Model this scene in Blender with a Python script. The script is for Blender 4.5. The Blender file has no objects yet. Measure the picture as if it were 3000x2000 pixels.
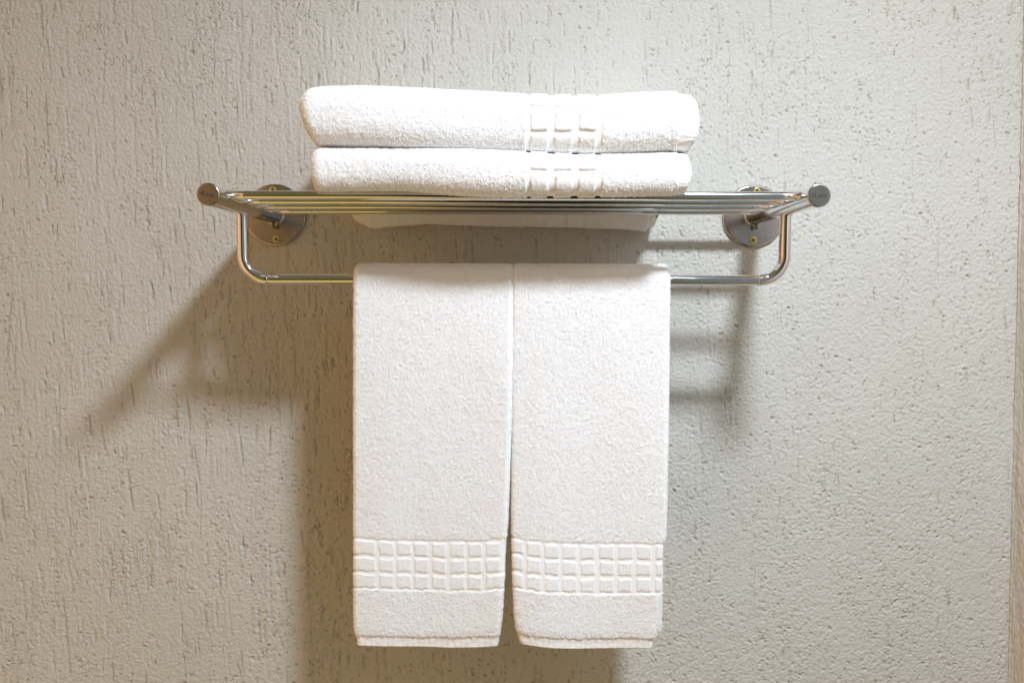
import bpy, math
import numpy as np
from mathutils import Matrix, Vector

rng = np.random.default_rng(11)
SC = bpy.context.scene
COL = SC.collection

# ------------------------------------------------------------------ camera
CAM_D, FPX = 1.03, 2412.0                     # metres from the wall, focal length in photo pixels (3000 wide)
yaw, pitch, roll = math.radians(.36), math.radians(-3.6), math.radians(.15)
fw = np.array([-math.sin(yaw)*math.cos(pitch), math.cos(yaw)*math.cos(pitch), math.sin(pitch)])
rt = np.cross(fw, [0, 0, 1.0]); rt /= np.linalg.norm(rt)
up = np.cross(rt, fw)
rt, up = rt*math.cos(roll)+up*math.sin(roll), up*math.cos(roll)-rt*math.sin(roll)
EYE = np.array([0, -CAM_D, 0.0])
cd = bpy.data.cameras.new('camera'); cam = bpy.data.objects.new('camera', cd); COL.objects.link(cam)
cam.matrix_world = Matrix([[rt[0], up[0], -fw[0], EYE[0]], [rt[1], up[1], -fw[1], EYE[1]],
                           [rt[2], up[2], -fw[2], EYE[2]], [0, 0, 0, 1]])
cd.sensor_width = 36; cd.lens = FPX*36/3000; cd.clip_start = .01; cd.clip_end = 50
SC.camera = cam


def at(px, py, y):
    """world point at depth plane y behind a point of the photo (used to read off real sizes)"""
    d = fw+rt*(px-1500)/FPX-up*(py-1000)/FPX
    return EYE+(y-EYE[1])/d[1]*d


# ------------------------------------------------------------------ world, lamps, exposure
W = bpy.data.worlds.new('World'); SC.world = W; W.use_nodes = True
wn, wl = W.node_tree.nodes, W.node_tree.links
bg = wn['Background']
tc = wn.new('ShaderNodeTexCoord'); sx = wn.new('ShaderNodeSeparateXYZ'); wl.new(tc.outputs['Generated'], sx.inputs[0])
mr = wn.new('ShaderNodeMapRange'); mr.inputs[1].default_value = -1; mr.inputs[2].default_value = 1
wl.new(sx.outputs['Z'], mr.inputs[0])
cr = wn.new('ShaderNodeValToRGB'); e = cr.color_ramp.elements
e[0].position = 0; e[0].color = (.37, .29, .03, 1)
e[1].position = 1; e[1].color = (.40, .36, .17, 1)
for p, c in ((.38, (.35, .27, .045, 1)), (.46, (.34, .26, .13, 1)), (.60, (.40, .325, .16, 1)), (.8, (.42, .37, .17, 1))):
    k = e.new(p); k.color = c
wl.new(mr.outputs[0], cr.inputs[0])
mx = wn.new('ShaderNodeMapRange'); mx.inputs[1].default_value = -.05; mx.inputs[2].default_value = .35
mx.interpolation_type = 'SMOOTHSTEP'; wl.new(sx.outputs['X'], mx.inputs[0])
mix = wn.new('ShaderNodeMix'); mix.data_type = 'RGBA'
bz1 = wn.new('ShaderNodeMapRange'); bz1.interpolation_type = 'SMOOTHSTEP'; bz1.inputs[1].default_value = -1.0; bz1.inputs[2].default_value = -.6
wl.new(sx.outputs['Z'], bz1.inputs[0]); bzm = wn.new('ShaderNodeMath'); bzm.operation = 'MULTIPLY'
wl.new(mx.outputs[0], bzm.inputs[0]); wl.new(bz1.outputs[0], bzm.inputs[1]); wl.new(bzm.outputs[0], mix.inputs['Factor']); wl.new(cr.outputs[0], mix.inputs['A']); mix.inputs['B'].default_value = (.60, .72, .80, 1)
# dark figure of someone standing behind the camera, seen only as a dim patch of the room
ab = wn.new('ShaderNodeMath'); ab.operation = 'ABSOLUTE'; wl.new(sx.outputs['X'], ab.inputs[0])
m1 = wn.new('ShaderNodeMapRange'); m1.interpolation_type = 'SMOOTHSTEP'; m1.inputs[1].default_value = .09; m1.inputs[2].default_value = .20
wl.new(ab.outputs[0], m1.inputs[0])
m2 = wn.new('ShaderNodeMapRange'); m2.interpolation_type = 'SMOOTHSTEP'; m2.inputs[1].default_value = .22; m2.inputs[2].default_value = .32
wl.new(sx.outputs['Z'], m2.inputs[0])
m3 = wn.new('ShaderNodeMapRange'); m3.inputs[1].default_value = -.5; m3.inputs[2].default_value = -.3; wl.new(sx.outputs['Y'], m3.inputs[0])
mxa = wn.new('ShaderNodeMath'); mxa.operation = 'MAXIMUM'; wl.new(m1.outputs[0], mxa.inputs[0]); wl.new(m2.outputs[0], mxa.inputs[1])
mxb = wn.new('ShaderNodeMath'); mxb.operation = 'MAXIMUM'; wl.new(mxa.outputs[0], mxb.inputs[0]); wl.new(m3.outputs[0], mxb.inputs[1])
mix2 = wn.new('ShaderNodeMix'); mix2.data_type = 'RGBA'; wl.new(mxb.outputs[0], mix2.inputs['Factor'])
mix2.inputs['A'].default_value = (.012, .010, .008, 1)
lf = wn.new('ShaderNodeMapRange'); lf.interpolation_type = 'SMOOTHSTEP'; lf.inputs[1].default_value = -.25; lf.inputs[2].default_value = -.95
wl.new(sx.outputs['X'], lf.inputs[0]); mix3 = wn.new('ShaderNodeMix'); mix3.data_type = 'RGBA'      # warm fill added to the left side of the surroundings
wl.new(lf.outputs[0], mix3.inputs['Factor']); wl.new(mix.outputs['Result'], mix3.inputs['A']); mix3.inputs['B'].default_value = (1.10, .64, .22, 1)
wl.new(mix3.outputs['Result'], mix2.inputs['B'])
wl.new(mix2.outputs['Result'], bg.inputs[0]); bg.inputs[1].default_value = .33


def area(name, loc, target, sx_, sy_, power, col, shape='RECTANGLE'):
    l = bpy.data.lights.new(name, 'AREA'); l.shape = shape; l.size = sx_; l.size_y = sy_; l.energy = power; l.color = col
    o = bpy.data.objects.new(name, l); COL.objects.link(o); o.location = loc
    o.rotation_euler = (Vector(target)-Vector(loc)).to_track_quat('-Z', 'Y').to_euler()
    return o


area('ceiling_lamp', (.366, -.857, .860), (.366, -1.125, -.35), .18, .18, 35.5, (.795, .875, .985), 'ELLIPSE')
area('warm_fill_low', (-.70, -.80, -1.05), (-.15, 0, -.05), 1.3, .9, 2.5, (1, .66, .24))  # unseen fill added for warm light bounced up from low on the left
area('warm_fill_left', (-1.35, -.75, .10), (-.65, 0, 0), 1.6, 1.6, 5.2, (1, .54, .29))  # broad unseen fill added to warm the left part of the wall
SC.view_settings.view_transform = 'Standard'; SC.view_settings.look = 'None'
SC.view_settings.exposure = 0; SC.view_settings.gamma = 1
SC.render.engine = 'CYCLES'
SC.cycles.use_denoising = True; SC.cycles.max_bounces = 8; SC.cycles.caustics_reflective = True


# ------------------------------------------------------------------ helpers
def tag(o, label=None, cat=None, group=None, kind=None):
    if label: o['label'] = label
    if cat: o['category'] = cat
    if group: o['group'] = group
    if kind: o['kind'] = kind
    return o


def link(name, me, mat, parent=None):
    o = bpy.data.objects.new(name, me); COL.objects.link(o)
    if mat: me.materials.append(mat)
    if parent: o.parent = parent
    return o


def raw_mesh(name, V, faces, smooth=True):
    """V (n,3); faces = list of int arrays (k,3) / (k,4)"""
    me = bpy.data.meshes.new(name); V = np.asarray(V, np.float32)
    me.vertices.add(len(V)); me.vertices.foreach_set('co', V.ravel())
    tot = np.concatenate([np.full(len(f), f.shape[1], np.int32) for f in faces])
    me.loops.add(int(tot.sum())); me.loops.foreach_set('vertex_index', np.concatenate([f.ravel() for f in faces]).astype(np.int32))
    me.polygons.add(len(tot)); me.polygons.foreach_set('loop_start', np.concatenate([[0], np.cumsum(tot)[:-1]]).astype(np.int32))
    me.update(calc_edges=True); me.validate()
    me.polygons.foreach_set('use_smooth', np.full(len(tot), smooth)); me.update()
    return me


def gridfaces(n, m, wrap=False):
    i = np.arange(n-1)[:, None]; j = np.arange(m if wrap else m-1)[None, :]; j2 = (j+1) % m
    return np.stack([i*m+j, i*m+j2, (i+1)*m+j2, (i+1)*m+j], -1).reshape(-1, 4)


def blur(a, k, axis):
    if k < 1: return a
    s = np.arange(-3*k, 3*k+1) if k >= 1 else [0]
    w = np.exp(-.5*(s/k)**2); w /= w.sum()
    f = np.fft.rfft(a, axis=axis); n = a.shape[axis]
    q = np.fft.rfftfreq(n); g = np.exp(-2*(math.pi*q*k)**2)
    sh = [1, 1]; sh[axis] = -1
    return np.fft.irfft(f*g.reshape(sh), n=n, axis=axis)


def gnoise(shape, sx_, sy_):
    """smooth unit-variance noise, blur radius in cells along each axis"""
    a = rng.standard_normal(shape)
    for ax, s in ((0, sx_), (1, sy_)):
        f = np.fft.rfft(a, axis=ax); n = shape[ax]; q = np.fft.rfftfreq(n)
        g = np.exp(-2*(math.pi*q*s)**2); sh = [1, 1]; sh[ax] = -1
        a = np.fft.irfft(f*g.reshape(sh), n=n, axis=ax)
    return a/a.std()


def smooth(x, a, b):
    t = np.clip((x-a)/(b-a), 0, 1); return t*t*(3-2*t)


def tube_mesh(name, pts, rad, seg=40, caps=True):
    """round tube along points; rad scalar or per point"""
    P = np.array(pts, float); n = len(P); R_ = np.broadcast_to(np.asarray(rad, float), (n,))
    T = np.gradient(P, axis=0); T /= np.linalg.norm(T, axis=1)[:, None]
    ref = np.array([0, 1.0, 0]) if abs(T[0][1]) < .9 else np.array([0, 0, 1.0])
    a = np.linspace(0, 2*math.pi, seg, endpoint=False); rows = []
    for p, t, r in zip(P, T, R_):
        u = np.cross(t, ref); u /= np.linalg.norm(u); v = np.cross(t, u)
        rows.append(p+r*(np.cos(a)[:, None]*u+np.sin(a)[:, None]*v))
    V = np.concatenate(rows); F = [gridfaces(n, seg, True)[:, ::-1]]
    if caps:
        V = np.vstack([V, P[0], P[-1]]); i = np.arange(seg); j = (i+1) % seg
        F.append(np.stack([np.full(seg, n*seg), i, j], 1)); o = (n-1)*seg
        F.append(np.stack([np.full(seg, n*seg+1), o+j, o+i], 1))
    return raw_mesh(name, V, F)


def auto_sharp(me, ang=35):
    me.set_sharp_from_angle(angle=math.radians(ang)); return me


def lathe_y(name, prof, seg=96):
    """profile [(r, y)] turned about the y axis (y = out of the wall, negative towards the camera)"""
    a = np.linspace(0, 2*math.pi, seg, endpoint=False)
    V = np.concatenate([np.stack([r*np.cos(a), np.full(seg, y), r*np.sin(a)], 1) for r, y in prof])
    return auto_sharp(raw_mesh(name, V, [gridfaces(len(prof), seg, True)]))


# ------------------------------------------------------------------ materials
def mat(name, base, rough=.5, metal=0, **kw):
    m = bpy.data.materials.new(name); m.use_nodes = True; b = m.node_tree.nodes['Principled BSDF']
    b.inputs['Base Color'].default_value = (*base, 1); b.inputs['Roughness'].default_value = rough
    b.inputs['Metallic'].default_value = metal
    for k, v in kw.items(): b.inputs[k.replace('_', ' ')].default_value = v
    return m, m.node_tree.nodes, m.node_tree.links, b


def noise_node(n, l, scale, detail=3, stretch=(1, 1, 1)):
    t = n.new('ShaderNodeTexCoord'); mp = n.new('ShaderNodeMapping'); mp.inputs['Scale'].default_value = stretch
    l.new(t.outputs['Object'], mp.inputs[0]); z = n.new('ShaderNodeTexNoise')
    z.inputs['Scale'].default_value = scale; z.inputs['Detail'].default_value = detail; l.new(mp.outputs[0], z.inputs[0])
    return z


def add_bump(n, l, b, src, dist, strength=1):
    k = n.new('ShaderNodeBump'); k.inputs['Distance'].default_value = dist; k.inputs['Strength'].default_value = strength
    l.new(src, k.inputs['Height']); l.new(k.outputs[0], b.inputs['Normal'])


def plaster(name, base, base2, shaded=False):
    m, n, l, b = mat(name, base, .85, Specular_IOR_Level=.25)
    z = noise_node(n, l, 5, 4); r = n.new('ShaderNodeValToRGB')
    r.color_ramp.elements[0].position = .35; r.color_ramp.elements[0].color = (*base, 1)
    r.color_ramp.elements[1].position = .7; r.color_ramp.elements[1].color = (*base2, 1)
    l.new(z.outputs[0], r.inputs[0]); l.new(r.outputs[0], b.inputs['Base Color'])
    if shaded:                                        # shade inside grooves and pits painted in as a darker brown
        a = n.new('ShaderNodeAttribute'); a.attribute_name = 'recess_shade'
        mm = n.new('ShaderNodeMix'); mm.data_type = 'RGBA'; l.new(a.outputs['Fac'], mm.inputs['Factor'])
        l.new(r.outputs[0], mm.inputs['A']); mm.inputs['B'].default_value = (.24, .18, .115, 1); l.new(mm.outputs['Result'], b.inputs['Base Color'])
    f = noise_node(n, l, 520, 3); add_bump(n, l, b, f.outputs[0], .0006, .6)
    return m


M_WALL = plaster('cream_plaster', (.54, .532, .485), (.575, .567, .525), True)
M_SIDE = plaster('beige_plaster', (.60, .58, .53), (.64, .62, .57))


def chrome(name, base, rough, streak):
    m, n, l, b = mat(name, base, rough, 1)
    z = noise_node(n, l, 60, 4, streak); r = n.new('ShaderNodeMapRange')
    r.inputs[3].default_value = rough*.7; r.inputs[4].default_value = rough*1.9
    l.new(z.outputs[0], r.inputs[0]); l.new(r.outputs[0], b.inputs['Roughness'])
    return m


M_CHROME = chrome('polished_chrome', (.80, .80, .81), .085, (.2, 1, 1))
M_PLATE = chrome('worn_chrome', (.50, .455, .42), .15, (1, 1, 1))
M_BRASS, n_, l_, b_ = mat('brass_screw', (.60, .54, .20), .36, 1)
z = noise_node(n_, l_, 900, 2); add_bump(n_, l_, b_, z.outputs[0], .0002, .5)
M_DARK, *_ = mat('engraved_paint', (.035, .03, .025), .5)
M_BOLT, *_ = mat('dark_steel', (.16, .15, .11), .35, 1)


def cloth(name, base, scale, dist):
    m, n, l, b = mat(name, base, .95, Specular_IOR_Level=.1)
    b.inputs['Sheen Weight'].default_value = .25; b.inputs['Sheen Roughness'].default_value = .5
    b.inputs['Subsurface Weight'].default_value = .25
    b.inputs['Subsurface Radius'].default_value = (1, .85, .65); b.inputs['Subsurface Scale'].default_value = .0025
    z = noise_node(n, l, scale, 3); add_bump(n, l, b, z.outputs[0], dist, .8)
    return m


def pile_mat():
    m = bpy.data.materials.new('terry_loops'); m.use_nodes = True; n, l = m.node_tree.nodes, m.node_tree.links; n.clear()
    o = n.new('ShaderNodeOutputMaterial'); d = n.new('ShaderNodeBsdfDiffuse'); t = n.new('ShaderNodeBsdfTranslucent'); mx = n.new('ShaderNodeMixShader')
    d.inputs[0].default_value = (.95, .95, .945, 1); t.inputs[0].default_value = (.95, .945, .935, 1); mx.inputs[0].default_value = .5
    l.new(d.outputs[0], mx.inputs[1]); l.new(t.outputs[0], mx.inputs[2]); l.new(mx.outputs[0], o.inputs[0]); return m


M_PILE = pile_mat()
M_TERRY = cloth('white_terry', (.90, .90, .895), 1100, .0002)

# ------------------------------------------------------------------ the plastered wall
STEP = .0009
X0, X1, Z0, Z1 = -.84, .6455, -.66, .50
xs = np.arange(X0, X1, STEP); zs = np.arange(Z0, Z1, STEP)
nx, nz = len(xs), len(zs)
H = .00010*gnoise((nx, nz), 45, 60)
H += .00023*gnoise((nx, nz), .75, .75)+.00007*gnoise((nx, nz), 1.7, 1.2)+.00008*gnoise((nx, nz), 1.6, 28)
H += .00005*gnoise((nx, nz), 5, 5)
SHADE = np.zeros((nx, nz), np.float32)  # how much painted shade each carved cell gets
rough_zone = .75*gnoise((nx, nz), 14, 30)+.6*gnoise((nx, nz), 4, 45)


def carve(cx, cz, width, depth, lip=0.0, lip_w=3.0, shade=0.0, ramp=0.0):
    """one groove: a chain of points (in cells) pressed into the height field"""
    r = int(math.ceil(max(width*2.2+lip_w*1.5, 6 if ramp else 0)))
    acc = {}
    for px, pz, dd in zip(cx, cz, depth):
        i0, k0 = int(px), int(pz)
        if i0 < r+1 or k0 < r+1 or i0 > nx-r-2 or k0 > nz-r-2: continue
        I = np.arange(i0-r, i0+r+1)[:, None]; K = np.arange(k0-2, k0+3)[None, :]
        g = np.exp(-((I-px)/width)**2*1.2-((K-pz)/1.3)**2)
        s = H[i0-r:i0+r+1, k0-2:k0+3]
        if ramp: g = np.maximum(np.where(I > px, np.exp(-((I-px)/(width*.75))**2*1.2-((K-pz)/1.3)**2), g), ramp*np.where(I < px, np.exp(-((I-px)/3.6)**2-((K-pz)/1.6)**2), 0))
        tgt = BASE[i0-r:i0+r+1, k0-2:k0+3]-dd*g
        if lip:
            g2 = np.exp(-((I-px+lip_w)/lip_w)**2-((K-pz)/1.5)**2)
            tgt2 = BASE[i0-r:i0+r+1, k0-2:k0+3]+lip*g2
            s[...] = np.where(tgt2 > s, np.maximum(s, tgt2), s)
        s[...] = np.minimum(s, np.where(g > .12, tgt, s))
        if shade:
            w_ = SHADE[i0-r:i0+r+1, k0-2:k0+3]; w_[...] = np.maximum(w_, shade*min(1, dd/.0012)*smooth(g, .25, .75))


BASE = H.copy()
# trowel grooves
for q in range(5200):
    x = rng.uniform(X0, X1); z = rng.uniform(Z0, Z1)
    wgt = .34+.66*(1-smooth(x, -.25, .25))
    wgt = max(wgt, .60*smooth(z, .12, .30)); 
    if z < -.1 and x > .3: wgt *= .6
    if rng.random() > wgt: continue
    L = min(.11, .012*math.exp(rng.normal(.35, .75))); n = max(4, int(L/STEP))
    sl = rng.normal(.05, .05); wx = np.cumsum(rng.normal(0, .16, n)); wx -= np.linspace(0, wx[-1], n)*.6
    cz = z/STEP-Z0/STEP-np.arange(n); cx = (x-X0)/STEP+sl*np.arange(n)+wx
    prof = np.sin(np.linspace(.25, math.pi-.1, n))**.5
    br = np.clip(gnoise((n, 1), 3, .01)[:, 0]*rng.uniform(.1, .6)+.75, .02, 1.4) if n > 8 else 1
    strong = rng.uniform(.35, 1.0)*(.55 if x > .2 else 1)
    carve(cx, cz, rng.uniform(.6, 1.05), +.0027*strong*prof*br, lip=.0010*rng.random()*(rng.random() < .6), lip_w=rng.uniform(2.5, 5), shade=rng.uniform(.0, .65), ramp=rng.uniform(.2, .75))
# short pits
BASE = np.minimum(BASE, BASE)
for q in range(56000):
    x = rng.uniform(X0, X1); z = rng.uniform(Z0, Z1)
    i, k = int((x-X0)/STEP), int((z-Z0)/STEP)
    dn = .22+.22*smooth(x, -.1, .5)+.30*smooth(-z, .0, .35)+.42*rough_zone[min(i, nx-1), min(k, nz-1)]
    if rng.random() > dn*.75: continue
    n = int(rng.choice([1, 2, 2, 3, 4, 5])); ang = rng.normal(-.55, .55) if rng.random() < .75 else rng.uniform(-1.6, 1.6)
    t = np.arange(n); cx = i+t*math.cos(ang); cz = k+t*math.sin(ang)
    big = rng.random() < .10
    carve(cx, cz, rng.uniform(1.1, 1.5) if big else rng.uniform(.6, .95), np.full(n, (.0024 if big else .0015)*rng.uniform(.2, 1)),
          lip=.0002*(rng.random() < .3), lip_w=2.2, shade=rng.uniform(.05, .75))
H = .88*H+.12*(.25*np.roll(H, 1, 0)+.25*np.roll(H, -1, 0)+.25*np.roll(H, 1, 1)+.25*np.roll(H, -1, 1))
V = np.stack([np.repeat(xs, nz), -H.ravel(), np.tile(zs, nx)], 1)
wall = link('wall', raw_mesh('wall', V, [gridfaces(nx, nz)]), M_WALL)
at_ = wall.data.attributes.new('recess_shade', 'FLOAT', 'POINT'); at_.data.foreach_set('value', SHADE.ravel())
tag(wall, 'cream scratched plaster wall with vertical grooves and pits behind the rack', kind='structure')
# the rest of the same wall around the detailed field
V = []; F = []
B = [(-2.2, xs[0]), (xs[0], xs[-1]), (xs[-1], .70)]; Cz = [(-1.6, zs[0]), (zs[0], zs[-1]), (zs[-1], 1.5)]
for a, (xa, xb) in enumerate(B):
    for b, (za, zb) in enumerate(Cz):
        if a == 1 and b == 1: continue
        o = len(V); V += [(xa, 0, za), (xa, 0, zb), (xb, 0, zb), (xb, 0, za)]; F.append([o, o+1, o+2, o+3])
ws = link('wall', raw_mesh('wall_rest', V, [np.array(F)], False), M_WALL)
tag(ws, 'cream plaster wall continuing beyond the picture', kind='structure')
# side wall closing the right-hand corner, a little out of plumb
ys = np.concatenate([np.arange(.004, -.07, -.0009), np.linspace(-.075, -.9, 60)]); zz = np.concatenate([np.linspace(-1.6, -.62, 40), np.arange(-.615, .46, .0014), np.linspace(.47, 1.5, 40)])
h = .00018*gnoise((len(ys), len(zz)), 1.3, 1.3)+.0003*gnoise((len(ys), len(zz)), 3, 9)+.00010*gnoise((len(ys), len(zz)), 1.2, 30)
h[ys < -.07] *= .2
lean = .6210-.0165*zz
V = np.stack([(lean[None, :]-h-.0006*np.exp(-((ys[:, None]+.0035)/.0012)**2)).ravel(), np.repeat(ys, len(zz)), np.tile(zz, len(ys))], 1)
sw = link('side_wall', raw_mesh('side_wall', V, [gridfaces(len(ys), len(zz))]), M_SIDE)
tag(sw, 'beige plaster side wall meeting the cream wall in the corner', kind='structure')

# ------------------------------------------------------------------ the chrome rack
XL, XR, AZ, AR = -.3008, .2917, .0914, .0110
rack = bpy.data.objects.new('towel_rack', None); COL.objects.link(rack); rack.location = (0, 0, AZ); rack.empty_display_size = .05
tag(rack, 'chrome wall-mounted towel rack with four shelf bars and a lower towel rail', 'towel rack')
OFF = np.array([0, 0, AZ])


def part(name, me, m, parent=rack):
    """world-space mesh under the rack empty (or under one of its parts, which sit at the empty's origin)"""
    o = link(name, me, m, parent)
    if parent is rack: o.location = (0, 0, -AZ)
    return o


LET = None
for s, ax in ((-1, XL), (1, XR)):
    # wall plate: round disc with a turned-down rim
    pm = lathe_y('wall_plate', [(.0383, .003), (.0383, -.0022), (.0378, -.0036), (.0370, -.0043), (.0362, -.0045), (.0358, -.0045), (.0001, -.0046)])
    for v in pm.vertices: v.co.x += ax; v.co.z += AZ
    plate = part('wall_plate', pm, M_PLATE); plate['label'] = 'tarnished round plate screwed to the wall'
    for dz, dx in ((.0305, -.0022*s if s > 0 else -.0022), (-.0298, .0018)):
        if s > 0: dx = .0028 if dz > 0 else -.0004
        # countersunk head with a cross recess
        R_ = .0042; ang = .5*dz*20; seg = 48; rad = [0, .0006, .0012, .0018, .0024, .0030, .0036, .0040, .0042, .0042]
        a = np.linspace(0, 2*math.pi, seg, endpoint=False); rows = []; cm = []
        for r in rad:
            X = r*np.cos(a); Z = r*np.sin(a); xr_ = X*math.cos(ang)-Z*math.sin(ang); zr_ = X*math.sin(ang)+Z*math.cos(ang)
            cross = ((np.abs(xr_) < .0007) | (np.abs(zr_) < .0007)) & (r < .0026)
            y = -.0062+.0003*(r/.0042)**2+np.where(cross, .0012, 0); cm.append(cross)
            if r == rad[-1] and len(rows) == len(rad)-1: y = np.full(seg, -.0046)
            rows.append(np.stack([ax+dx+X, y, AZ+dz+Z], 1))
        fc = gridfaces(len(rows), seg, True)[:, ::-1]; sc = part('screw', raw_mesh('screw', np.concatenate(rows), [fc]), M_BRASS, plate)
        sc.data.materials.append(M_DARK); cm = np.concatenate(cm); mi = (cm[fc].sum(1) >= 3).astype(np.int32)
        if len(sc.data.polygons) == len(mi): sc.data.polygons.foreach_set('material_index', mi)
    # grub screw under the root of the arm
    gx = ax+.0006
    ss = tube_mesh('set_screw', [(gx, -.0125, AZ-AR-z) for z in (-.002, .0035, .0045, .0060)], [.0017, .0017, .0022, .0019], 20)
    part('set_screw', ss, M_BOLT, plate)
    # arm
    ys_ = np.array([-.0045, -.0052, -.007, -.03, -.08, -.14, -.20, -.2222])
    arm = part('arm', auto_sharp(tube_mesh('arm', [(ax, y, AZ) for y in ys_], [.0128, .0126, AR, AR, AR, AR, AR, AR], 72, False)), M_CHROME)
    cap = part('end_cap', lathe_y('end_cap', [(AR-.0004, -.2220), (AR+.0002, -.2224), (AR+.0002, -.2246), (AR-.0002, -.2251), (AR-.0007, -.2254), (AR-.0010, -.2254), (.0001, -.2254)], 96), M_PLATE)
    for v in cap.data.vertices: v.co.x += ax; v.co.z += AZ
    # engraved lettering
    def text_mesh(body, size):
        c = bpy.data.curves.new('lettering', 'FONT'); c.body = body; c.size = size; c.align_x = 'CENTER'; c.align_y = 'CENTER'
        c.extrude = .00008; c.offset = .00006; c.resolution_u = 3; c.space_character = .95
        t = bpy.data.objects.new('tmp', c); COL.objects.link(t); bpy.context.view_layer.update()
        me = bpy.data.meshes.new_from_object(t.evaluated_get(bpy.context.evaluated_depsgraph_get()))
        bpy.data.objects.remove(t); return me
    me = text_mesh('Ledo', .0062)
    tv = np.empty(len(me.vertices)*3, np.float32); me.vertices.foreach_get('co', tv); tv = tv.reshape(-1, 3)
    tilt = math.radians(-12 if s < 0 else 1); ox, oz = (.0012, -.0001)
    tv[:, 0] *= .95
    X = tv[:, 0]+ox; Y = tv[:, 1]+oz
    tv2 = np.stack([ax+X*math.cos(tilt)-Y*math.sin(tilt), -.2255-tv[:, 2]*.8, AZ+X*math.sin(tilt)+Y*math.cos(tilt)], 1)
    me.vertices.foreach_set('co', tv2.astype(np.float32).ravel()); me.update()
    part('lettering', me, M_DARK, cap)
    # slanted double-stroke mark before the letters
    pts = [[(-.0079, .0020), (-.0056, .0023), (-.0050, .0010), (-.0066, .0004), (-.0060, .0013), (-.0077, .0012)],
           [(-.0080, -.0003), (-.0064, .0004), (-.0055, -.0001), (-.0066, -.0014), (-.0079, -.0016)]]
    V = []; F = []
    for pl in pts:
        o = len(V); k = len(pl)
        for y in (-.2256, -.2252):
            for X, Y in pl:
                X += .0006; V.append((ax+X*math.cos(tilt)-Y*math.sin(tilt), y, AZ+X*math.sin(tilt)+Y*math.cos(tilt)))
        F.append(list(range(o, o+k)))
        for q in range(k): F.append([o+q, o+(q+1) % k, o+k+(q+1) % k, o+k+q])
    me = bpy.data.meshes.new('emblem'); me.from_pydata(V, [], F); me.update()
    part('emblem', me, M_DARK, cap)

# four shelf bars
for y in (-.198, -.1475, -.0925, -.041):
    part('shelf_bar', tube_mesh('shelf_bar', [(x, y, .0937) for x in np.linspace(XL+.0025, XR-.0025, 24)], .0046, 40), M_CHROME)
# lower towel rail: bent end tubes dropping from the arms and a slimmer straight bar between them
RY, RZ, RR = -.125, .0109, .0056
rail = part('towel_rail', tube_mesh('towel_rail', [(x, RY, RZ) for x in np.linspace(-.2785, .2675, 40)], RR, 48, False), M_CHROME)
for s, ax in ((-1, XL), (1, XR)):
    rb = .0265; pts = [(ax, RY, AZ-.009), (ax, RY, AZ-.02), (ax, RY, .06), (ax, RY, RZ+rb+.006)]
    for q in np.linspace(0, math.pi/2, 22): pts.append((ax-s*rb*(1-math.cos(q)), RY, RZ+rb-rb*math.sin(q)))
    xe = -.2755 if s < 0 else .2645
    if abs(pts[-1][0]) > abs(xe): pts.append((xe, RY, RZ))
    n = len(pts); rad = [.0063]*n
    pts += [(pts[-1][0]-s*.0007, RY, RZ), (pts[-1][0]-s*.0013, RY, RZ)]; rad += [.0061, .0052]
    part('elbow', tube_mesh('elbow', pts, rad, 48, False), M_CHROME, rail)
    part('collar', auto_sharp(tube_mesh('collar', [(ax, RY, AZ-z) for z in (.008, .0115, .0118)], [.0074, .0074, .0066], 40)), M_CHROME, rail)


# ------------------------------------------------------------------ terry relief
def prof(keys, v):
    k = np.array(keys); o = np.argsort(k[:, 0]); return np.interp(v, k[o, 0], k[o, 1])


PILE = .0014


def terry(shape, step):
    g = .00010*gnoise(shape, .6, .6)+.00007*gnoise(shape, 1.3/step*.001, 1.3/step*.001)+.00005*gnoise(shape, 4/step*.001, 4/step*.001)
    return g


def tufts(P, N, keep, length, dens=1.0):
    """pile loops: one tiny bent blade standing on each kept point of the cloth"""
    idx = np.nonzero(keep.ravel() & (rng.random(keep.size) < dens))[0]
    p = P.reshape(-1, 3)[idx]; nn = N.reshape(-1, 3)[idx]; k = len(idx)
    Lg = (np.broadcast_to(length, keep.shape).ravel()[idx]*rng.uniform(.6, 1.25, k))[:, None]
    t = np.cross(nn, rng.standard_normal((k, 3))); t /= np.linalg.norm(t, axis=1)[:, None]+1e-9
    s2 = np.cross(nn, t); p = p+rng.uniform(-.0005, .0005, (k, 1))*t+rng.uniform(-.0005, .0005, (k, 1))*s2
    lean = rng.uniform(.1, .9, (k, 1)); wd = .00042
    m_ = p+nn*Lg*.75+s2*Lg*lean*.45; e_ = p+nn*Lg*.95+s2*Lg*lean*1.0-np.array([0, 0, .0002])
    V = np.stack([p-nn*.0002-t*wd, p-nn*.0002+t*wd, m_+t*wd, m_-t*wd, e_+t*wd*.3, e_-t*wd*.3], 1).reshape(-1, 3)
    o = np.arange(k)[:, None]*6
    return V, np.concatenate([o+np.array([[0, 1, 2, 3]]), o+np.array([[3, 2, 4, 5]])])


def pile_slot(o, k):
    """the last k faces are the loops"""
    o.data.materials.append(M_PILE); n = len(o.data.polygons); mi = np.zeros(n, np.int32); mi[n-k:] = 1
    o.data.polygons.foreach_set('material_index', mi)


def normals(Vg, wrap):
    if wrap:
        du = (np.roll(Vg, -1, 1)-np.roll(Vg, 1, 1))
    else: du = np.gradient(Vg, axis=1)
    dv = np.gradient(Vg, axis=0); n = np.cross(dv, du); n /= np.linalg.norm(n, axis=2)[..., None]+1e-12
    return n


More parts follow.
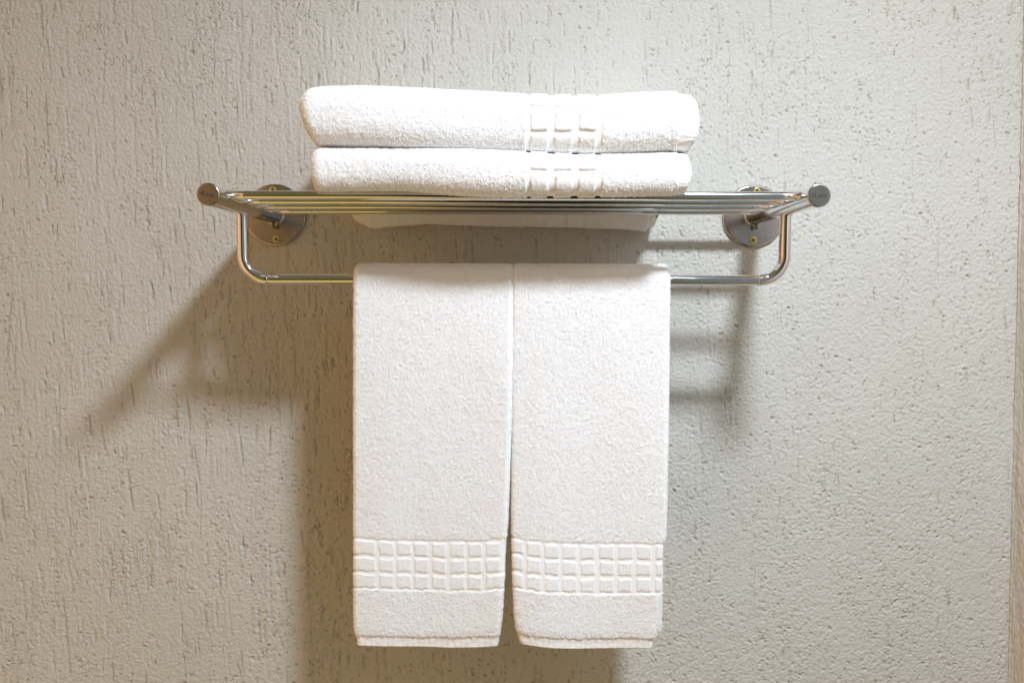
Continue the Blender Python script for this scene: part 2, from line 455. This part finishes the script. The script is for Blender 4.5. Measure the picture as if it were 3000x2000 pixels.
# ------------------------------------------------------------------ hanging towels
def hanging(name, left, right, bottom, bleft, bright, bbottom, cols, pitch_, sq, rows_s, row_h, label, seed, hem_in):
    """left/right: photo outlines [(py,px)], bottom: [(px,py)] of the front panel; b*: the same for the layers behind"""
    T2 = .0043                                     # half thickness of the folded cloth under the pile
    yf = RY-RR-2*(T2)-.0012-PILE*.6                # front plane
    ycf = RY-RR-T2-.0016; ycb = RY+RR+T2+.0016     # centre planes
    rc = RY-ycf
    ztop = RZ
    def edge(k):
        P = np.array([at(px, py, yf) for py, px in k]); o = np.argsort(P[:, 2]); return P[o, 2], P[o, 0]
    def bot(k, y):
        P = np.array([at(px, py, y) for px, py in k]); return P[:, 0], P[:, 2]
    lz, lx = edge(left); rz, rx = edge(right); bx, bz = bot(bottom, yf)
    blz, blx = edge(bleft); brz, brx = edge(bright); bbx, bbz = bot(bbottom, ycb)
    nW = 178; e_n = 9
    # loop across the width: front side left->right, right edge, back side right->left, left edge
    w = np.linspace(0, 1, nW)
    loop = [('f', t, 0) for t in w]+[('r', 0, a) for a in np.linspace(0, math.pi, e_n+2)[1:-1]]+[('b', t, 0) for t in w[::-1]]+[('l', 0, a) for a in np.linspace(0, math.pi, e_n+2)[1:-1]]
    m = len(loop)
    frac = np.array([{'f': t, 'r': 1, 'b': t, 'l': 0}[k] for k, t, a in loop])
    ex = np.array([{'f': 0, 'b': 0, 'r': math.sin(a), 'l': -math.sin(a)}[k] for k, t, a in loop])
    dep = np.array([{'f': 1, 'b': -1, 'r': math.cos(a), 'l': -math.cos(a)}[k] for k, t, a in loop])
    side = np.array([{'f': 1, 'b': -1, 'r': 1, 'l': 1}[k] for k, t, a in loop])
    Lf = ztop-bz.min(); nf = int(Lf/.00105); na = 26; nb = int((ztop-bbz.min())/.0016)
    n = nf+na+nb; G = np.zeros((n, m, 3)); S = np.zeros((n, m)); isf = np.zeros((n, m))
    XX = np.zeros((n, m))
    for i in range(n):
        if i < nf: v = i/(nf-1); front = True; z0 = None
        elif i < nf+na: v = 1; front = None
        else: v = 1-(i-nf-na+1)/nb; front = False
        if front:
            zr = bz.mean()+v*(ztop-bz.mean()); a_, b_ = np.interp(zr, lz, lx), np.interp(zr, rz, rx)
            x = a_+T2+frac*(b_-a_-2*T2)
            zb = np.interp(x, bx, bz); z = zb+v*(ztop-zb); s = z-zb
            thin = .62+.38*smooth(s, .0, .022)
            yc = ycf+0*x; ny, nzv = -1.0, 0.0
        elif front is None:
            th = math.pi*(i-nf+1)/(na+1); a_, b_ = np.interp(ztop+rc*math.sin(th), lz, lx), np.interp(ztop+rc*math.sin(th), rz, rx)
            x = a_+T2+frac*(b_-a_-2*T2); s = np.full(m, .5); thin = np.ones(m)
            ny, nzv = -math.cos(th), math.sin(th); yc = np.full(m, RY-rc*math.cos(th)); z = np.full(m, RZ+rc*math.sin(th))
        else:
            zr = bbz.mean()+v*(ztop-bbz.mean()); a_, b_ = np.interp(zr, blz, blx), np.interp(zr, brz, brx)
            x = a_+T2+frac*(b_-a_-2*T2); zb = np.interp(x, bbx, bbz); z = zb+v*(ztop-zb); s = .5+0*z
            thin = .5+.5*smooth(z-zb, 0, .012); yc = ycb+0*x; ny, nzv = 1.0, 0.0
        G[i, :, 0] = x+ex*T2*1.0; G[i, :, 1] = yc+dep*thin*T2*ny; G[i, :, 2] = z+dep*thin*T2*nzv
        S[i] = s; isf[i] = 1 if front else 0; XX[i] = x
    # gentle drape
    und = gnoise((n, m), 90, 26)*.0014
    fade = smooth(RZ-G[..., 2], .01, .12)
    G[..., 1] += und*fade*.8
    N = normals(G, True)
    sgn = -1 if (N[nf//2, nW//2, 1] > 0) else 1
    N *= sgn
    wob = gnoise((n, m), 2.5, 2.5)
    fr = (isf > 0) & (dep[None, :] > -.2)
    s_ = S+wob*.00045
    hgt = np.full((n, m), PILE)+terry((n, m), .00105)
    # woven hem at the foot
    hem_top = .0125
    k = smooth(s_, hem_top-.0008, hem_top+.0008)
    ridge = .0003+.00016*np.sin(XX*2*math.pi/.0065+1.5*und/.001)+.0001*gnoise((n, m), 1, 2)
    hgt = np.where(fr, hgt*k+(1-k)*(.0001+ridge), hgt)
    # square-check band
    lo, hi = rows_s[0]-.0032, rows_s[-1]+row_h+.0040
    inband = smooth(s_, lo-.0005, lo+.0005)*(1-smooth(s_, hi-.0006, hi+.0006))*fr
    sqm = np.zeros((n, m)); xw = XX+wob*.00028
    for c in cols:
        cx0 = c
        mx_ = smooth(xw, cx0-.0005, cx0+.0005)*(1-smooth(xw, cx0+sq-.0005, cx0+sq+.0005))
        for r0 in rows_s:
            mz_ = smooth(s_, r0-.0004, r0+.0004)*(1-smooth(s_, r0+row_h-.0004, r0+row_h+.0004))
            sqm = np.maximum(sqm, mx_*mz_)
    flat = .0008+.00004*gnoise((n, m), 1.2, 1.2)
    sqh = .0017+.7*terry((n, m), .00105)
    hb = flat*(1-sqm)+sqh*sqm
    hgt = hgt*(1-inband)+hb*inband
    G = G+N*hgt[..., None]
    pile_on = (~(fr & (k < .6))) & ~((inband > .5) & (sqm < .6)) & ((dep[None, :] > -.75) | (isf < 1) & (np.arange(n)[:, None] < nf+na))
    TV, TF = tufts(G, N, pile_on, np.where(inband > .5, .0003, .0008), .8)
    V = G.reshape(-1, 3); F = [gridfaces(n, m, True)]
    # close both ends by joining each front vertex with the back vertex under it
    for row, flip in ((0, False), (n-1, True)):
        i1 = np.arange(nW-1); f0 = row*m+i1; f1 = f0+1; b0 = row*m+(nW+e_n+(nW-1)-i1); b1 = b0-1
        q = np.stack([f0, b0, b1, f1], 1); F.append(q[:, ::-1] if flip else q)
        for base, cnt in ((nW-1, e_n+1), (2*nW+e_n-1, e_n+1)):
            ids = [row*m+(base+t) % m for t in range(cnt+1)]
            tri = np.array([[ids[0], ids[t], ids[t+1]] for t in range(1, cnt)]); F.append(tri if flip else tri[:, ::-1])
    if sgn > 0: F = [f[:, ::-1] for f in F]
    F.append(TF+len(V)); V = np.vstack([V, TV])
    o = link(name, raw_mesh(name, V, F), M_TERRY); pile_slot(o, len(TF)); tag(o, label, 'towel', 'hand towels on the lower rail')
    return o


def xw(px, py=1650): return float(at(px, py, -.1415)[0])


pz = lambda py: float(at(1300, py, -.1415)[2])
colsL = [xw(1030)]+[xw(p) for p in (1061, 1113, 1164, 1214, 1267, 1321, 1372, 1425)]+[xw(1477)]
colsR = [xw(1493)]+[xw(p) for p in (1545, 1597, 1649, 1703, 1759, 1813, 1867)]+[xw(1922)]
hzb = pz(1900)
rows = [pz(1725)-hzb, pz(1677)-hzb, pz(1629)-hzb]
hanging('hand_towel', [(766, 1041), (778, 1038), (800, 1037), (1200, 1036), (1500, 1036), (1600, 1036), (1800, 1037), (1860, 1040), (1872, 1045), (1905, 1047)],
        [(766, 1500), (780, 1502), (1000, 1500), (1275, 1494), (1530, 1485), (1600, 1479), (1700, 1475), (1800, 1469), (1860, 1461), (1905, 1454)],
        [(1030, 1890), (1100, 1893), (1200, 1897), (1320, 1901), (1400, 1899), (1480, 1893)],
        [(766, 1041), (800, 1037), (1200, 1042), (1860, 1052)], [(766, 1500), (1000, 1498), (1500, 1476), (1860, 1450)],
        [(1030, 1790), (1500, 1800)], colsL, 0, .0147, rows, .0140,
        'white hand towel hanging on the lower rail at the left with a check band', 1, 0)
rows2 = [pz(1732)-pz(1901), pz(1683)-pz(1901), pz(1635)-pz(1901)]
hanging('hand_towel', [(766, 1505), (780, 1503), (1200, 1502), (1500, 1501), (1600, 1502), (1700, 1504), (1800, 1508), (1850, 1514), (1880, 1522), (1905, 1532)],
        [(766, 1955), (778, 1960), (800, 1962), (1200, 1957), (1500, 1951), (1570, 1949), (1600, 1940), (1700, 1936), (1800, 1932), (1850, 1924), (1870, 1915), (1905, 1910)],
        [(1500, 1879), (1540, 1890), (1620, 1898), (1700, 1902), (1800, 1902), (1960, 1901)],
        [(766, 1505), (800, 1503), (1500, 1520), (1860, 1540)], [(766, 1955), (800, 1961), (1200, 1957), (1500, 1952), (1700, 1951), (1860, 1948)],
        [(1500, 1820), (1900, 1846), (1960, 1850)], colsR, 0, .0147, rows2, .0140,
        'white hand towel hanging on the lower rail at the right, layers slipping out', 2, 0)


# ------------------------------------------------------------------ folded towels on the shelf
def folded(name, top, bot, left, right, yfr, yre, nose, label, rows_off, cols, sq, hem_x, sag=None, under=None, shrink=None):
    """top/bot: photo outlines [(px,py)] of the front fold; left/right: [(py,px)]"""
    YS = yfr+.012
    tp = np.array([at(px, py, YS) for px, py in top]); bp = np.array([at(px, py, YS) for px, py in bot])
    lp = np.array([at(px, py, YS) for py, px in left]); rp = np.array([at(px, py, YS) for py, px in right])
    xa = min(lp[:, 0].min(), tp[0, 0]); xb = rp[:, 0].max()
    nu = int((xb-xa)/.00105)
    # loop around the section
    h0 = .5*(tp[:, 2].mean()-bp[:, 2].mean())
    nn = int(2.6*h0/.00095); nd = 130
    wn_ = np.sin(np.linspace(-math.pi/2, math.pi/2, nn))        # -1 bottom .. 1 top over the nose
    loop_w = np.concatenate([wn_, np.ones(nd), wn_[::-1][::3], -np.ones(nd)])
    kind = np.concatenate([np.zeros(nn), np.ones(nd), np.full(len(wn_[::3]), 2), np.full(nd, 3)])
    tt = np.concatenate([np.zeros(nn), np.linspace(0, 1, nd+2)[1:-1], np.zeros(len(wn_[::3])), np.linspace(1, 0, nd+2)[1:-1]])
    m = len(loop_w); U = np.linspace(0, 1, nu)
    # rounded ends: bunch rows of vertices there
    G = np.zeros((nu, m, 3)); ztm = np.zeros(nu)
    x0 = xa+U*(xb-xa)
    zt = np.interp(x0, tp[:, 0], tp[:, 2]); zb = np.interp(x0, bp[:, 0], bp[:, 2])
    lo = np.argsort(lp[:, 2]); ro = np.argsort(rp[:, 2])
    p = 2.6
    for i in range(nu):
        f = zt[i]-zb[i]; zc = .5*(zt[i]+zb[i]); hh = f/2
        z = zc+hh*loop_w
        nosey = nose*(1-np.clip(1-np.abs(loop_w)**p, 0, 1)**(1/p))
        rear = .014*(1-np.clip(1-np.abs(loop_w)**p, 0, 1)**(1/p))
        y = np.where(kind == 0, yfr+nosey, np.where(kind == 2, yre-rear, (yfr+nose)+tt*((yre-.014)-(yfr+nose))))
        # horizontal outline from the left/right curves
        xl_ = np.interp(z, lp[lo, 2], lp[lo, 0]); xr_ = np.interp(z, rp[ro, 2], rp[ro, 0])
        x = xl_+U[i]*(xr_-xl_)
        # round the ends in plan
        dl = (x-xl_); dr = (xr_-x); re = .010
        el = np.clip(1-dl/re, 0, 1); er = np.clip(1-dr/(re*.6), 0, 1)
        q = np.maximum(1-np.sqrt(np.clip(1-el**2, 0, 1)), .6*(1-np.sqrt(np.clip(1-er**2, 0, 1))))
        y = y+(np.where(kind == 2, -1, np.where(kind == 0, 1, 0)))*q*.010
        z = z-loop_w*q*hh*.30
        G[i, :, 0] = x; G[i, :, 1] = y; G[i, :, 2] = z
    # underside follows the shelf and drops behind the last bar
    if sag is not None:
        yy = G[..., 1]; lowm = np.clip(-loop_w, 0, 1)[None, :]**1.5
        d = smooth(yy, -.046, -.020)*lowm
        sagx = np.interp(G[..., 0], [s[0] for s in sag], [s[1] for s in sag])
        G[..., 2] -= d*sagx
        # rest on the bars
        flat = (kind == 3)[None, :]*smooth(yy, yfr+nose*.4, yfr+nose*1.6)*(1-smooth(yy, -.05, -.04))
        G[..., 2] = G[..., 2]*(1-flat)+np.maximum(G[..., 2], under)*flat
    if shrink:                                        # the pack narrows slightly towards the wall
        k = smooth(G[..., 1], yfr+.03, yre); cx = .5*(xa+xb)
        G[..., 0] = G[..., 0]*(1-k)+((G[..., 0]-cx)*shrink[0]+cx+shrink[1])*k
    und = gnoise((nu, m), 45, 22)*.0011
    N = normals(G, True)
    if N[nu//2, nn//2, 1] > 0: N = -N; sg = -1
    else: sg = 1
    G += N*und[..., None]*(kind == 0)[None, :, None]
    wob = gnoise((nu, m), 2.2, 2.2)
    # arc length over the nose, measured from its middle
    mid = nn//2; seg = np.linalg.norm(np.diff(G[nu//2, :, 1:], axis=0), axis=1); arc = np.concatenate([[0], np.cumsum(seg)]); arc -= arc[mid]
    A = arc[None, :]+0*wob+wob*.0003; X = G[..., 0]+wob*.00035
    hgt = PILE+terry((nu, m), .00105)
    c0 = cols[0]-.0045; c1 = cols[-1]+sq+.0060
    inband = smooth(X, c0-.0006, c0+.0006)*(1-smooth(X, c1-.0006, c1+.0006))*np.isin(kind, (0, 1, 3))[None, :]
    pitch_ = .0228; rowh = .0172; sqm = np.zeros_like(X)
    ph = np.mod(A+rows_off*pitch_+pitch_/2, pitch_)-pitch_/2
    mr_ = 1-smooth(np.abs(ph), rowh/2-.0006, rowh/2+.0006)
    for c in cols:
        sqm = np.maximum(sqm, smooth(X, c-.0006, c+.0006)*(1-smooth(X, c+sq-.0006, c+sq+.0006))*mr_)
    hb = .0002+(.0018+.8*terry((nu, m), .00105))*sqm
    hgt = hgt*(1-inband)+hb*inband
    # woven selvage at the right-hand end, ribbed
    hx = smooth(X, hem_x-.0007, hem_x+.0007)
    rib = .0006+.00022*np.sin(A*2*math.pi/.0042+3*wob*.15)
    hgt = hgt*(1-hx)+rib*hx
    G = G+N*hgt[..., None]
    pile_on = (hx < .4) & ~((inband > .5) & (sqm < .6)) & ((kind == 0) | (kind == 3) | ((kind == 1) & (tt < .3)))[None, :]
    TV, TF = tufts(G, N, pile_on, np.where(inband > .5, .0004, .0009), .8)
    V = G.reshape(-1, 3); F = [gridfaces(nu, m, True)]
    V = np.vstack([V, V[:m].mean(0), V[(nu-1)*m:nu*m].mean(0)]); i = np.arange(m); j = (i+1) % m
    F.append(np.stack([np.full(m, nu*m), j, i], 1)); F.append(np.stack([np.full(m, nu*m+1), (nu-1)*m+i, (nu-1)*m+j], 1))
    if sg > 0: F = [f[:, ::-1] for f in F]
    F.append(TF+len(V)); V = np.vstack([V, TV])
    o = link(name, raw_mesh(name, V, F), M_TERRY); pile_slot(o, len(TF)); tag(o, label, 'towel', 'folded towels stacked on the rack shelf')
    return o


PX = PILE
cw = lambda px: float(at(px, 400, -.221)[0])
SAG = [(-.205, .002), (-.196, .012), (-.178, .0205), (-.165, .0195), (-.11, .0160), (0, .0155), (.12, .0172), (.155, .0205), (.166, .017), (.172, .008)]
# outlines are pulled in by the pile height (about 5 photo pixels)
low = folded('bath_towel', [(905, 435), (930, 433), (1060, 434), (1150, 440), (1300, 447), (1450, 452), (1550, 454), (1700, 454), (1850, 452), (1960, 447), (2030, 449)],
             [(905, 561), (1000, 561), (1180, 558), (1300, 563), (1400, 567), (1500, 570), (1800, 572), (2030, 570)],
             [(425, 917), (440, 912), (490, 912), (530, 915), (575, 918)], [(425, 2012), (450, 2018), (490, 2026), (520, 2027), (545, 2020), (575, 2012)],
             -.2215, -.003, .017, 'white folded bath towel lying on the chrome shelf bars under the other folded towel', .5,
             [cw(1556), cw(1627), cw(1697)], .0163, cw(1990), SAG, .0985+PX, shrink=(1.0, 0.0))
upp = folded('bath_towel', [(865, 272), (885, 261), (940, 255), (1050, 253), (1200, 257), (1350, 262), (1450, 267), (1540, 272), (1650, 276), (1760, 276), (1850, 272), (1980, 270), (2010, 276), (2045, 282)],
             [(880, 425), (1000, 429), (1070, 429), (1150, 435), (1300, 443), (1450, 449), (1600, 451), (1750, 451), (1850, 448), (1960, 443), (2045, 446)],
             [(250, 892), (270, 888), (290, 885), (330, 889), (370, 899), (410, 908), (440, 922)], [(250, 2022), (275, 2030), (300, 2036), (350, 2041), (400, 2039), (425, 2032), (450, 2022)],
             -.2225, -.003, .021, 'plump white folded bath towel on top of the pile on the shelf', 0.0,
             [cw(1555), cw(1626), cw(1697)], .0163, cw(1988), None, None, shrink=(1.0, 0.0))
